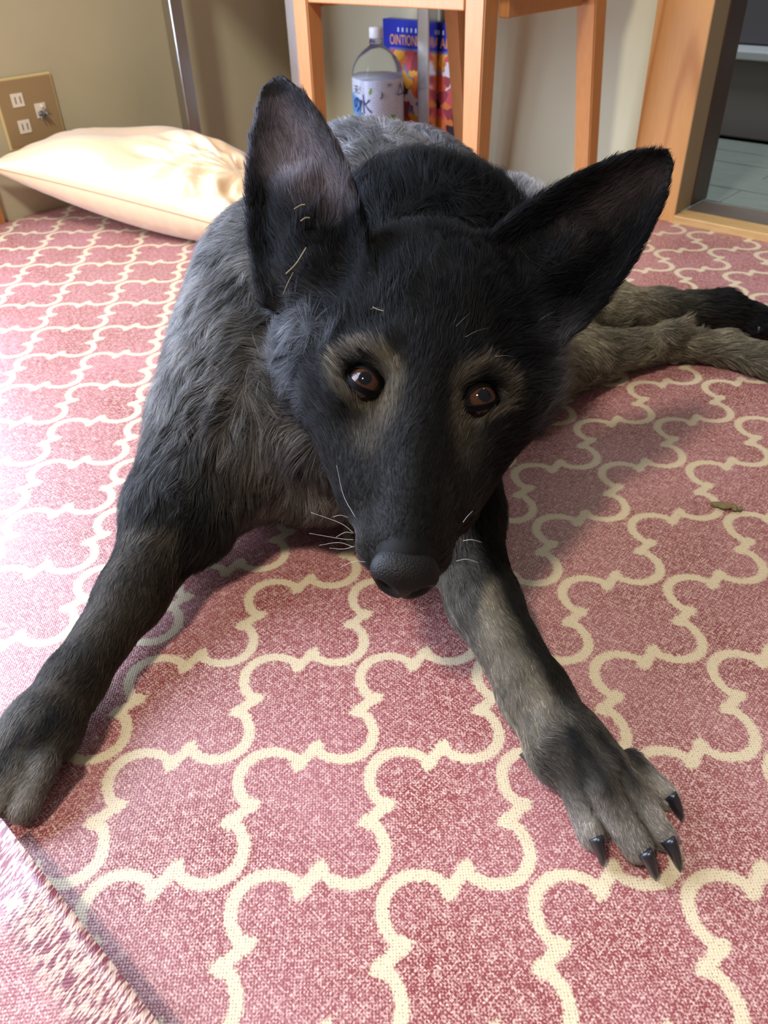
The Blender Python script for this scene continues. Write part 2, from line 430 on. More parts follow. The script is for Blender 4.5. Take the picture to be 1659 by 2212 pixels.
# ------------------------------------------------------------------ water bottle
bt = empty('water_bottle', (*at(812, 58, 1.64)[:2], 0), -.35)
tag(bt, 'clear two litre water bottle with a white cap and blue and white label', 'bottle')
PET, t_, b_ = newmat('clear_bottle', .03, (.93, .96, .97), Transmission_Weight=1.0, IOR=1.18)
hb = at(812, 58, 1.64)[2]
k_ = hb/.305
R_ = .0500
prof = [(r*1., z*k_) for r, z in ((.030, .0), (.045, .004), (.0495, .015), (.0500, .06), (.0485, .064), (.0500, .068), (.0500, .213), (.0490, .222), (.0455, .234), (.038, .248), (.028, .259), (.017, .268), (.0128, .272), (.0128, .286))]
lathe('body', prof, 48, PET, bt, sq=.9)
lathe('cap', [(.0140, .284*k_), (.0147, .286*k_), (.0147, .302*k_), (.0135, .305*k_)], 32, newmat('white_cap', .4, srgb(232, 232, 236))[0], bt)
lathe('neck_ring', [(.0135, .2745*k_), (.0155, .2755*k_), (.0155, .2775*k_), (.0135, .2785*k_)], 32, PET, bt)
def label_mat():
    m, t, b = newmat('bottle_label', .35, (.8, .8, .8))
    tc = t.nodes.new('ShaderNodeTexCoord').outputs['Object']
    sp = t.nodes.new('ShaderNodeSeparateXYZ'); t.links.new(tc, sp.inputs[0])
    x, y, z = [N(t, o) for o in sp.outputs]
    ang = y.m('ARCTAN2', x)
    wave = z*(1/k_) - (noise(t, tc, 22, 2)-.5)*.02 + ang*.012
    blue = ramp(t, wave, .150, .160, 1., 0.)
    low = ramp(t, wave, .108, .122, 1., 0.)
    side = ramp(t, (ang+1.75).abs(), .50, .56, 1., 0.)
    c1 = mixcol(t, blue, srgb(222, 228, 240), srgb(96, 158, 222))
    c1 = mixcol(t, low, c1, srgb(196, 220, 196))
    rows = (z*1300/k_).sin().m('GREATER_THAN', .35)*noise(t, stretch(t, tc, 1, 1, 1), 420, 1).m('GREATER_THAN', .47)
    c2 = mixcol(t, rows*.45, srgb(206, 210, 226), srgb(120, 124, 150))
    t.links.new(mixcol(t, side, c2, c1), b.inputs['Base Color'])
    return m
lathe('label_wrap', [(R_*1.012, .070*k_), (R_*1.016, .071*k_), (R_*1.016, .208*k_), (R_*1.012, .209*k_)], 48, label_mat(), bt, sq=.9)
INK, _, _ = newmat('navy_ink', .4, srgb(38, 40, 96)); GREEN, _, _ = newmat('leaf_green', .4, srgb(120, 168, 40)); GREY, _, _ = newmat('grey_ink', .4, srgb(84, 74, 108))
FW2 = Vector((RI[0], RI[1], 0)).normalized()
def text(name, s, size, mat, parent, loc, right, up=(0, 0, 1), ext=.00015):
    cu = bpy.data.curves.new(name, 'FONT'); cu.body = s; cu.size = size; cu.extrude = ext; cu.align_x = 'CENTER'; cu.align_y = 'CENTER'
    o_ = bpy.data.objects.new('tmp_text', cu); C.objects.link(o_); bpy.context.view_layer.update()
    me = bpy.data.meshes.new_from_object(o_.evaluated_get(bpy.context.evaluated_depsgraph_get())); bpy.data.objects.remove(o_); bpy.data.curves.remove(cu)
    me.name = name; me.materials.clear(); o = link(name, me, mat, parent)
    r = Vector(right).normalized(); u = Vector(up).normalized(); n = r.cross(u)
    o.matrix_local = Matrix(((r.x, u.x, n.x, loc[0]), (r.y, u.y, n.y, loc[1]), (r.z, u.z, n.z, loc[2]), (0, 0, 0, 1)))
    return o
def on_bottle(deg, z, out=.0010):
    """point and tangent on the round-square label; deg measured from the direction that faces the camera, + to the viewer's right"""
    lx = Vector((RI[0], RI[1], 0)).normalized(); ly = Vector((-FW[0], -FW[1], 0)).normalized()
    inv = Matrix.Rotation(.35, 3, 'Z')
    a = math.radians(deg); d = inv @ (lx*math.sin(a)+ly*math.cos(a)); tg = inv @ (lx*math.cos(a)-ly*math.sin(a))
    th = math.atan2(d.y, d.x); k = 1/((abs(math.cos(th))**2.9+abs(math.sin(th))**2.9)**(1/2.9))
    return d*(R_*1.016*k+out)+Vector((0, 0, z*k_)), tg
for s_, deg, z, sz, mt in (('水', -34, .158, .042, INK), ('天然', -50, .188, .018, INK), ('の', -60, .160, .03, INK)):
    p, tg = on_bottle(deg, z, .0012); text('lettering', s_, sz, mt, bt, p, tg)
p, tg = on_bottle(58, .186); text('recycling_mark', '△', .030, GREY, bt, p, tg)
p, tg = on_bottle(8, .180); text('lettering', '♪', .022, INK, bt, p, tg)
p, tg = on_bottle(30, .198); text('lettering', 'PET', .008, GREY, bt, p, tg)
for deg, z, sc_, mt in ((-18, .186, 1., GREEN), (34, .128, 1.2, GREEN)):
    p, tg = on_bottle(deg, z, .0006)
    bm = bmesh.new(); up = Vector((0, 0, 1)); nrm = tg.cross(up).normalized()
    for q in range(5 if sc_ > 1 else 1):
        a = (q-2)*.5 if sc_ > 1 else .3
        dr = (up*math.cos(a)+tg*math.sin(a)); sd = (tg*math.cos(a)-up*math.sin(a))
        pts = [p+dr*(.010*sc_*t_*1.)+sd*(.0028*sc_*w_) for t_, w_ in ((-.4, 0), (0, 1), (.5, .8), (1, 0), (.5, -.8), (0, -1))]
        f_ = bm.faces.new([bm.verts.new(v_+nrm*.0002*q) for v_ in pts])
        r_ = bmesh.ops.extrude_face_region(bm, geom=[f_]); bmesh.ops.translate(bm, verts=[g_ for g_ in r_['geom'] if isinstance(g_, bmesh.types.BMVert)], vec=nrm*.0004)
    bm_obj('leaf_print', bm, mt, bt)

# ------------------------------------------------------------------ blue picture box leaning on the wall
pb = empty('picture_box', (-1.262, YW-.012, 0)); tag(pb, 'royal blue flat picture box with orange capitals, standing behind the bottle', 'box')
BLUE, _, _ = newmat('royal_blue_card', .35, srgb(22, 40, 168)); ORNG, _, _ = newmat('orange_print', .4, srgb(244, 172, 62)); WHT, _, _ = newmat('white_print', .4, srgb(214, 224, 240))
BT = .296
box('cover', (-.112, -.012, 0), (.112, .010, BT), BLUE, pb, bev=.0012)
def art_mat():
    m, t, b = newmat('bright_printed_patches', .4, (.5, .5, .5))
    tc = t.nodes.new('ShaderNodeTexCoord').outputs['Object']
    n = t.nodes.new('ShaderNodeTexVoronoi'); n.inputs['Scale'].default_value = 44
    nz = t.nodes.new('ShaderNodeTexNoise'); nz.inputs['Scale'].default_value = 30
    t.links.new(tc, nz.inputs['Vector'])
    mx = t.nodes.new('ShaderNodeMix'); mx.data_type = 'RGBA'; mx.inputs[0].default_value = .055
    t.links.new(tc, mx.inputs[6]); t.links.new(nz.outputs['Color'], mx.inputs[7])
    t.links.new(mx.outputs[2], n.inputs['Vector'])
    sp = t.nodes.new('ShaderNodeSeparateColor'); t.links.new(n.outputs['Color'], sp.inputs[0])
    cr = t.nodes.new('ShaderNodeValToRGB'); t.links.new(sp.outputs[0], cr.inputs[0]); cr.color_ramp.interpolation = 'CONSTANT'
    cols = [(0, (216, 120, 48)), (.2, (206, 84, 50)), (.36, (150, 50, 60)), (.48, (232, 168, 60)), (.6, (40, 26, 36)), (.72, (208, 76, 84)), (.84, (222, 214, 214)), (.92, (90, 130, 190))]
    e = cr.color_ramp.elements; e[0].position = 0; e[0].color = (*srgb(*cols[0][1]), 1); e[1].position = cols[1][0]; e[1].color = (*srgb(*cols[1][1]), 1)
    for p_, c_ in cols[2:]:
        q_ = e.new(p_); q_.color = (*srgb(*c_), 1)
    t.links.new(cr.outputs[0], b.inputs['Base Color'])
    return m
box('art_border', (-.092, -.0128, .03), (.10, -.0122, BT-.0525), newmat('grey_blue_line', .4, srgb(110, 112, 168))[0], pb, bev=.0002)
box('art_panel', (-.088, -.0134, .034), (.096, -.0129, BT-.057), art_mat(), pb)
text('lettering', 'OINTIONIM', .027, ORNG, pb, (-.044, -.0124, BT-.0385), (1, 0, 0)).scale = (.66, 1, 1)
text('lettering', 'Y ART', .027, ORNG, pb, (.062, -.0124, BT-.0385), (1, 0, 0)).scale = (.8, 1, 1)
for i in range(11):
    bm = bmesh.new(); bx(bm, (-.066+i*.0125-.0018, -.0127, BT-.0225), (-.066+i*.0125+.0018, -.0122, BT-.0145), .0006, 1); bm_obj('white_mark', bm, WHT, pb)

# ------------------------------------------------------------------ crumb of dry leaf on the rug
bm = bmesh.new(); p0 = fl(1568, 1098)
for i, (dx, dy, r_) in enumerate(((0, 0, .006), (.006, -.003, .004), (-.008, .004, .0045), (.011, -.006, .003), (-.003, .002, .005))):
    bmesh.ops.create_icosphere(bm, subdivisions=2, radius=1, matrix=Matrix.Translation((dx, dy, .0026)) @ Matrix.Rotation(i*1.3, 4, 'Z') @ Matrix.Diagonal((r_*1.5, r_*.8, .0022, 1)))
for v_ in bm.verts: v_.co += Vector((math.sin(v_.co.x*2900), math.sin(v_.co.y*2300), math.sin(v_.co.x*1700+v_.co.y*2100)))*.0005
o = bm_obj('leaf_crumb', bm, newmat('dry_brown_leaf', .8, srgb(122, 104, 72))[0]); o.location = (p0[0], p0[1], .0002); o.rotation_euler = (0, 0, .9)
tag(o, 'small dry brown crumb of leaf lying on the red rug', 'crumb')

# ------------------------------------------------------------------ the dog: one skin grown from a smooth field of limbs
def nz(v): v = np.asarray(v, float); return v/np.linalg.norm(v)
HM = at(918, 828, .553)
HY_ = nz(at(879, 1240, .498)-HM)
HX = at(1045, 850, .556)-at(790, 822, .550); HX = nz(HX-HY_*(HX@HY_)); HZ = np.cross(HY_, HX)   # out of the top of the head
def hp(x, y, z): return HM+HX*x+HY_*y+HZ*z
HR = np.stack([HX, HY_, HZ])
DOWN = np.array([0, 0, -1.])
AWAY = nz([FW[0], FW[1], 0]); RIGHT = nz([RI[0], RI[1], 0])
P = []   # (kind, params, blend, tag, flow)
def rc(a, b, ra, rb, tagn, k=.02, flow=None):
    a = np.asarray(a); b = np.asarray(b)
    P.append(('rc', (a, b, ra, rb), k, tagn, nz(b-a) if flow is None else nz(flow)))
def el(c, r, tagn, k=.02, flow=(0, 0, -1), R=HR): P.append(('el', (np.asarray(c), R, np.asarray(r)), k, tagn, nz(flow)))
bk = -HY_
# trunk
rc(at(575, 890, .745), at(612, 650, .81), .094, .086, 'chest', .03, DOWN*.9-RIGHT*.25-AWAY*.3)
rc(at(640, 610, .81), at(790, 458, .91), .080, .082, 'ruff', .03, DOWN*.7+AWAY*.4-RIGHT*.4)
rc(at(790, 458, .91), at(880, 455, 1.05), .082, .087, 'back', .04, AWAY*.8+DOWN*.35)
rc(at(880, 455, 1.05), at(1060, 545, 1.04), .087, .080, 'back', .04, DOWN*.9+RIGHT*.2)
rc(at(650, 800, .79), at(900, 600, .98), .098, .098, 'ruff', .05, DOWN)
rc(at(1080, 620, 1.02), at(1180, 735, 1.0), .078, .052, 'hind', .04, RIGHT*.6+DOWN*.5)
rc(hp(0, -.10, -.055), at(720, 610, .81), .068, .088, 'neck', .03, AWAY*.7-RIGHT*.3+DOWN*.3)
rc(at(900, 820, .640), at(670, 900, .735), .050, .070, 'chest', .03, DOWN-RIGHT*.3)
rc(at(900, 900, .755), at(690, 960, .725), .065, .055, 'chest', .03, DOWN)
rc(at(720, 960, .69), at(715, 1010, .70), .040, .030, 'chin', .03, DOWN-AWAY*.2)
# front leg on the picture's left
rc(at(480, 950, .745), fl(400, 1090, .065), .062, .050, 'upperarm', .03, DOWN*.6-AWAY*.7-RIGHT*.4)
rc(fl(385, 1110, .055), fl(285, 1285, .040), .040, .0255, 'leg', .02)
rc(fl(285, 1285, .040), fl(160, 1470, .030), .0255, .0200, 'leg', .015)
rc(fl(160, 1470, .030), fl(95, 1570, .027), .0200, .0245, 'leg', .015)
rc(fl(95, 1570, .027), fl(34, 1630, .026), .0240, .0220, 'paw', .012)
TOES = [((92, 1640, .028), (52, 1742, .014), .0122, .0102), ((30, 1650, .032), (-6, 1738, .016), .0120, .0100),
        ((-25, 1630, .028), (-60, 1680, .017), .0125, .0105), ((-50, 1590, .022), (-96, 1632, .014), .0115, .010)]
# front leg on the picture's right
rc(at(930, 940, .755), fl(968, 1095, .060), .058, .045, 'upperarm', .03, DOWN*.6-AWAY*.7)
rc(fl(975, 1110, .052), fl(1045, 1300, .040), .038, .0265, 'leg', .02)
rc(fl(1045, 1300, .040), fl(1155, 1500, .031), .0265, .0225, 'leg', .015)
rc(fl(1155, 1500, .031), fl(1222, 1610, .028), .0225, .0250, 'leg', .015)
rc(fl(1222, 1610, .028), fl(1284, 1668, .025), .0245, .0235, 'paw', .012)
TOES += [((1240, 1690, .025), (1276, 1800, .013), .0108, .0086), ((1298, 1705, .031), (1374, 1828, .014), .0112, .0092),
         ((1350, 1690, .029), (1428, 1802, .014), .0108, .0088), ((1362, 1650, .021), (1436, 1716, .012), .0098, .0080)]
for a_, b_2, r1, r2 in TOES:
    rc(fl(*a_), fl(*b_2), r1, r2, 'toe', .004)
# hind legs, both stretched out to the picture's right
rc(at(1180, 700, 1.03), fl(1310, 668, .045), .050, .033, 'hind', .03, RIGHT)
rc(fl(1310, 668, .045), fl(1420, 668, .035), .033, .024, 'hind', .02, RIGHT)
rc(fl(1420, 668, .035), fl(1560, 670, .030), .024, .025, 'hindblack', .015, RIGHT)
rc(fl(1560, 670, .030), fl(1640, 690, .020), .024, .018, 'hindblack', .012, RIGHT)
rc(fl(1160, 795, .052), fl(1300, 765, .034), .044, .026, 'hind', .03, RIGHT)
rc(fl(1300, 765, .034), fl(1440, 738, .028), .026, .0185, 'hind', .015, RIGHT)
rc(fl(1440, 738, .028), fl(1560, 750, .022), .0185, .0180, 'hind', .012, RIGHT)
rc(fl(1560, 750, .022), fl(1740, 806, .020), .0180, .0190, 'hind', .012, RIGHT)
rc(fl(1445, 722, .044), fl(1475, 700, .058), .014, .007, 'hind', .012, RIGHT)
HT = [((1625, 682, .020), (1690, 700, .012)), ((1625, 700, .018), (1680, 722, .010)), ((1740, 800, .018), (1800, 828, .012)), ((1735, 815, .018), (1790, 848, .012))]
for a_, b_2 in HT: rc(fl(*a_), fl(*b_2), .0120, .0100, 'hindblack', .006)
# skull, muzzle, jaw and cheeks in the head's own frame
el(hp(0, -.070, -.044), (.070, .092, .060), 'skull', .02, bk)
el(at(930, 525, .705), (.088, .074, .066), 'mane', .03, bk+HZ*.3)
el(at(1085, 505, .85), (.052, .052, .052), 'ruff', .03, bk-DOWN*.3)
el(hp(0, -.018, -.022), (.043, .045, .032), 'skull', .015, bk)
for s_ in (-1, 1):
    el(hp(s_*.031, -.021, -.007), (.018, .016, .0155), 'skull', .010, bk+HX*s_*.5)
    el(hp(s_*.050, -.004, -.026), (.017, .030, .020), 'skull', .014, bk+HX*s_*.8)
    el(hp(s_*.052, -.038, -.055), (.040, .055, .045), 'cheek', .02, bk+HX*s_*1.0+DOWN*.3)
    el(hp(s_*.074, -.070, -.070), (.040, .055, .046), 'cheek', .025, bk*.6+HX*s_*1.2+DOWN*.5)
    rc(hp(s_*.020, .035, -.038), hp(s_*.0150, .112, -.034), .0240, .0175, 'muzzle', .012, bk)
for s_ in (-1, 1):
    rc(hp(s_*.054, -.005, -.052), hp(s_*.026, .070, -.042), .030, .024, 'jowl', .014, bk+HX*s_*.6)
rc(hp(0, -.005, -.010), hp(0, .122, -.0150), .020, .0160, 'muzzle', .012, bk)
rc(hp(0, .015, -.036), hp(0, .110, -.030), .038, .0235, 'muzzle', .012, bk)
rc(hp(0, -.03, -.075), hp(0, .100, -.052), .035, .0155, 'muzzle', .012, bk)
# ears: curved cups
EARS = []
def ear(base, tip, out, w0, cup):
    """base, tip: world points; out: direction the opening faces"""
    ax = nz(tip-base); n = nz(out-ax*(out@ax)); s = np.cross(ax, n)
    EARS.append((base, ax, n, s, np.linalg.norm(tip-base), w0, cup))
    P.append(('ear', EARS[-1], .010, 'ear', ax))
eb = at(668, 540, .603); ear(eb, at(590, 152, .600), -FW*.9-RIGHT*.35+DOWN*.1, .050, .030)
eb2 = at(1152, 612, .618); ear(eb2, at(1455, 322, .618), -FW*1.0+RIGHT*.10, .052, .028)
for b0, tp in ((eb, at(590, 152, .60)), (eb2, at(1462, 322, .618))):
    rc(b0+FW*.026-nz(tp-b0)*.01, b0+nz(tp-b0)*.045+FW*.014, .032, .016, 'skull', .02, nz(tp-b0))

def dist(prim, X):
    kind, q = prim[0], prim[1]
    if kind == 'rc':
        a, b, ra, rb = q; ab = b-a; L2 = ab@ab
        t = np.clip(((X-a)@ab)/L2, 0, 1)
        return np.linalg.norm(X-a-t[..., None]*ab, axis=-1)-(ra+(rb-ra)*t)
    if kind == 'el':
        c, R, r = q; Y = (X-c)@R.T
        k0 = np.linalg.norm(Y/r, axis=-1); k1 = np.linalg.norm(Y/(r*r), axis=-1)
        return k0*(k0-1)/np.maximum(k1, 1e-6)
    b, ax, n, s, L, w0, cup = q
    D = X-b; u = (D@ax)/L; sv = D@s; nv = D@n
    uc = np.clip(u, -.3, .999)
    w = w0*np.power(np.maximum(1-np.power(np.maximum(uc, 0), 1.9), 1e-4), .74)*(1-.08*np.clip(-uc, 0, 1))
    sheet = -cup*(1-uc*.55)*(1-np.clip(sv/w, -1.2, 1.2)**2)*.9+.004
    th = .0042+.004*np.clip(.3-uc, 0, 1)
    d1 = (np.abs(nv-sheet)-th)*.72
    d2 = (np.abs(sv)-w)*.85
    d3 = (u-1)*L; d4 = (-.25-u)*L
    def sm(a_, b_3, k=.006):
        h_ = np.maximum(k-np.abs(a_-b_3), 0)/k; return np.maximum(a_, b_3)+h_*h_*k*.25
    return sm(sm(d1, d2), np.maximum(d3, d4))
def bounds(prim):
    kind, q = prim[0], prim[1]
    if kind == 'rc':
        a, b, ra, rb = q; r = max(ra, rb); return np.minimum(a, b)-r, np.maximum(a, b)+r
    if kind == 'el': return q[0]-q[2].max(), q[0]+q[2].max()
    b, ax, n, s, L, w0, cup = q; pts = [b, b+ax*L]; return np.min(pts, 0)-.06, np.max(pts, 0)+.06

VX = .0032
lo = np.min([bounds(p)[0] for p in P], 0)-.02; hi = np.max([bounds(p)[1] for p in P], 0)+.02
lo[2] = -.008
dims = np.ceil((hi-lo)/VX).astype(int)+1
D = np.full(dims, .06, np.float32)
gx = [lo[i]+VX*np.arange(dims[i]) for i in range(3)]
def region(l, h):
    i0 = np.maximum(((l-lo)/VX).astype(int), 0); i1 = np.minimum(((h-lo)/VX).astype(int)+2, dims)
    sl = tuple(slice(a, b) for a, b in zip(i0, i1))
    X = np.stack(np.meshgrid(*[g[s_] for g, s_ in zip(gx, sl)], indexing='ij'), -1)
    return sl, X
for p in P:
    l, h = bounds(p); sl, X = region(l-.028-p[2], h+.028+p[2])
    d = dist(p, X).astype(np.float32); k = p[2]*1.0; A = D[sl]
    hh = np.maximum(k-np.abs(A-d), 0)/k
    D[sl] = np.minimum(A, d)-hh*hh*k*.25
EYES = []
for s_ in (-1, 1):
    c = hp(s_*.0405, .000, -.0140)
    e = nz(HX*s_*.14+HY_*.02+HZ*.98)
    t_ = nz(HX*s_*.86-HY_*.50); t_ = nz(t_-e*(t_@e)); b_2 = np.cross(e, t_)
    EYES.append((c, e, t_, b_2, s_))
    sl, X = region(c-.03, c+.03); q = X-c
    Y = np.stack([q@t_/.0158, q@b_2/.0105, (q@e-.004)/.0150], -1)
    d = ((np.linalg.norm(Y, axis=-1)-1)*.0105).astype(np.float32)
    k = .006; A = D[sl]; B = -d; hh = np.maximum(k-np.abs(A-B), 0)/k
    D[sl] = np.maximum(A, B)+hh*hh*k*.25
# groove between bridge and cheeks is left to the blend; flatten what touches the floor
Z = gx[2][None, None, :].astype(np.float32)
D = np.maximum(D, (.0016-Z))

def sample(X):
    f = (X-lo)/VX; i = np.clip(np.floor(f).astype(int), 0, dims-2); f = f-i
    out = 0
    for a in (0, 1):
        for b in (0, 1):
            for c in (0, 1):
                w = (f[:, 0] if a else 1-f[:, 0])*(f[:, 1] if b else 1-f[:, 1])*(f[:, 2] if c else 1-f[:, 2])
                out = out+w*D[i[:, 0]+a, i[:, 1]+b, i[:, 2]+c]
    return out
def grad(X, h=.0028):
    g = np.stack([sample(X+np.eye(3)[i]*h)-sample(X-np.eye(3)[i]*h) for i in range(3)], -1)
    n = np.linalg.norm(g, axis=-1, keepdims=True); return g/np.maximum(n, 1e-9)
S = D < 0
corner = [(a, b, c) for a in (0, 1) for b in (0, 1) for c in (0, 1)]
cnt = sum(S[a:dims[0]-1+a, b:dims[1]-1+b, c:dims[2]-1+c].astype(np.int8) for a, b, c in corner)
act = np.argwhere((cnt > 0) & (cnt < 8))
idm = np.full(dims-1, -1, np.int32); idm[tuple(act.T)] = np.arange(len(act))
acc = np.zeros((len(act), 3)); num = np.zeros(len(act))
for a in range(8):
    for b in range(a+1, 8):
        ca, cb = np.array(corner[a]), np.array(corner[b])
        if np.abs(ca-cb).sum() != 1: continue
        da = D[tuple((act+ca).T)]; db = D[tuple((act+cb).T)]
        m = (da < 0) != (db < 0); t = np.where(m, da/np.where(m, da-db, 1), 0)
        acc += (ca+(cb-ca)*t[:, None])*m[:, None]; num += m
VV = lo+VX*(act+acc/num[:, None])
for _ in range(2): VV = VV-np.clip(sample(VV)*.7, -.002, .002)[:, None]*grad(VV)
VV[:, 2] = np.maximum(VV[:, 2], .0012)
quads = []
for ax in range(3):
    o1, o2 = [(1, 2), (2, 0), (0, 1)][ax]
    sh = [0, 0, 0]; sh[ax] = 1
    s0 = S[tuple(slice(0, dims[i]-sh[i]) for i in range(3))]; s1 = S[tuple(slice(sh[i], dims[i]) for i in range(3))]
    e = np.argwhere(s0 != s1); e = e[(e[:, o1] > 0) & (e[:, o2] > 0) & (e[:, o1] < dims[o1]-1) & (e[:, o2] < dims[o2]-1)]
    ins = s0[tuple(e.T)]
    def cid(d1, d2):
        q = e.copy(); q[:, o1] -= d1; q[:, o2] -= d2; return idm[tuple(q.T)]
    q = np.stack([cid(0, 0), cid(1, 0), cid(1, 1), cid(0, 1)], -1)
    q[~ins] = q[~ins][:, ::-1]
    quads.append(q)
Q = np.concatenate(quads)
_m = (VV[:, 1] < CL+.002); print('CL', CL, 'verts past rug edge', _m.sum(), 'lowest z', VV[_m, 2].min() if _m.any() else None)
me = bpy.data.meshes.new('body')
me.vertices.add(len(VV)); me.vertices.foreach_set('co', VV.astype(np.float32).ravel())
me.loops.add(len(Q)*4); me.loops.foreach_set('vertex_index', Q.astype(np.int32).ravel())
me.polygons.add(len(Q)); me.polygons.foreach_set('loop_start', np.arange(0, len(Q)*4, 4, dtype=np.int32))
me.update(calc_edges=True); me.validate()
NV = grad(VV)

# ---- coat description for any point: colour, length, lay, flow
CO = {  # root colour, length, lay (0 upright, 1 flat), colour spread
 'skull': ((.0022, .0023, .0030), .014, .80, .5), 'muzzle': ((.0100, .0082, .0070), .0055, .80, .9), 'cheek': ((.0075, .0078, .0090), .030, .62, .6),
 'ear': ((.0022, .0022, .0028), .007, .72, .4), 'jowl': ((.0065, .0062, .0064), .012, .78, .6), 'mane': ((.0030, .0032, .0042), .030, .55, .6), 'neck': ((.008, .0085, .010), .026, .65, .6), 'ruff': ((.19, .19, .205), .026, .48, .8), 'chest': ((.105, .092, .080), .025, .50, .9),
 'chin': ((.085, .070, .066), .030, .6, .6), 'back': ((.12, .13, .16), .024, .42, .7), 'upperarm': ((.014, .0135, .013), .022, .68, .8), 'leg': ((.0110, .0100, .0085), .0085, .80, .8),
 'paw': ((.045, .038, .030), .0080, .80, .9), 'toe': ((.150, .128, .105), .0052, .78, .8), 'hind': ((.165, .140, .095), .017, .72, .8), 'hindblack': ((.009, .0085, .009), .016, .72, .8)}
def blend(X, width=.010):
    ws = []; ds = []
    for p in P: ds.append(dist(p, X))
    ds = np.array(ds); m = ds.min(0); w = np.exp(-(ds-m)/width); w /= w.sum(0)
    col = 0; L = 0; lay = 0; fl_ = 0; sp_ = 0
    for i, p in enumerate(P):
        c, l, la, s_ = CO[p[3]]
        col = col+w[i][:, None]*np.array(c); L = L+w[i]*l; lay = lay+w[i]*la; fl_ = fl_+w[i][:, None]*p[4]; sp_ = sp_+w[i]*s_
    return col, L, lay, fl_, sp_
def blob(X, c, r, R=None):
    Y = X-c
    if R is not None: Y = Y@R.T
    return np.exp(-((Y/np.asarray(r))**2).sum(-1)**1.5)
def snoise(X, f, seed):
    r = np.random.default_rng(seed); o = 0
    for i in range(5):
        k = nz(r.normal(size=3))*f*(.7+.9*r.random()); o = o+np.sin(X@k+r.random()*6.28)
    return o/2.6
TAN = np.array((.150, .118, .080))
def paint(X, col, L, lay):
    def put(w, c): nonlocal col; w = np.clip(w, 0, 1)[:, None]; col = col*(1-w)+np.asarray(c)*w
    h = (X-HM)@HR.T
    inh = (np.abs(h[:, 0]) < .13) & (h[:, 1] > -.12) & (h[:, 1] < .16) & (h[:, 2] > -.09)
    mott = .72+.28*snoise(X, 900, 3)
    for s_ in (-1, 1):
        a = .95 if s_ < 0 else .75
        c0 = hp(s_*.0405, 0, -.008)
        Y = X-c0; tt = Y@nz(HX*s_*.86-HY_*.50); bb = Y@nz(HX*s_*.50+HY_*.86); zz = Y@HZ
        rr = np.hypot(tt/.0215, bb/.0165)
        near = (np.abs(zz) < .022)
        put(near*np.exp(-((rr-1.05)/.22)**2)*.85*mott*inh*a*np.where(bb < 0, .85, 1), TAN)
        put(blob(X, hp(s_*.028, -.004, .004), (.008, .007, .012), HR)*.85*mott*inh*a, TAN)
        put(blob(X, hp(s_*.027, .022, -.006), (.011, .016, .016), HR)*.8*mott*inh*a, TAN*.9)
        put(blob(X, hp(s_*.034, .040, -.014), (.012, .017, .016), HR)*.6*mott*inh*a, TAN*.75)
        put(near*np.exp(-(rr/.74)**6)*inh, (.003, .0025, .0025))
        put(blob(X, hp(s_*.098, -.055, -.060), (.024, .050, .05), HR)*.60, (.095, .095, .105))
    put(blob(X, hp(-.028, .118, -.044), (.010, .030, .016), HR)*.55, (.12, .115, .115))
    put(blob(X, hp(.028, .118, -.044), (.010, .030, .016), HR)*.4, (.06, .05, .045))
    put(blob(X, hp(0, .06, .0), (.016, .09, .014), HR)*.75, (.0028, .0026, .0026))
    # inner ears
    for (b, ax, n, s, LL, w0, cup) in EARS:
        Dv = X-b; u = Dv@ax/LL; sv = Dv@s/w0; nv = Dv@n
        sheet = -cup*(1-np.clip(u, 0, 1)*.55)*(1-np.clip(Dv@s/w0, -1, 1)**2)*.9+.004
        ins = ((nv-sheet) > .0005) & (nv < .03) & (u > .05) & (u < 1)
        L = np.where(ins & (u < .8), L*1.5, L)
        spots = (((604, 258), .013, .7), ((630, 318), .018, .9), ((668, 375), .019, .9), ((712, 425), .016, .8), ((590, 350), .014, .35)) if b is eb else \
                (((1398, 398), .013, .6), ((1345, 425), .015, .75), ((1290, 458), .014, .7), ((1235, 500), .012, .5))
        for q_, r_, k_e in spots:
            rr_ = ray(*q_); dd_ = np.linalg.norm(np.cross(X-EYE, nz(rr_)), axis=1)
            put(ins*np.exp(-(dd_/r_)**2)*k_e, (.17, .14, .16) if b is eb else (.060, .044, .045))
    # foreleg: tan along the inner side, dark down the front
    for (ps, side) in (((fl(385, 1110, 0), fl(285, 1285, 0), fl(160, 1470, 0), fl(95, 1570, 0), fl(50, 1640, 0)), 1), ((fl(975, 1110, 0), fl(1045, 1300, 0), fl(1155, 1500, 0), fl(1222, 1610, 0), fl(1292, 1700, 0)), -1)):
        best = np.full(len(X), 9.); lat = np.zeros(len(X)); seg = np.zeros(len(X))
        for k_s in range(4):
            a, b = ps[k_s][:2], ps[k_s+1][:2]; d = (b-a)/np.linalg.norm(b-a); pr = np.array([-d[1], d[0]])
            if pr@RIGHT[:2] < 0: pr = -pr
            q = X[:, :2]-a; al = np.clip(q@d/np.linalg.norm(b-a), 0, 1); dd_ = np.linalg.norm(q-al[:, None]*(b-a), axis=1)
            m_ = dd_ < best; best = np.where(m_, dd_, best); lat = np.where(m_, (q@pr)*side, lat); seg = np.where(m_, k_s+al, seg)
        put(((best < .06) & (X[:, 2] < .085))*np.clip(seg*1.3-.25, 0, 1)*np.clip((3.6-seg)*2, 0, 1)*np.clip((lat-.008)/.012, 0, 1)*.85*(.8+.25*snoise(X, 300, 9)), (.26, .22, .165) if side < 0 else (.052, .039, .027))
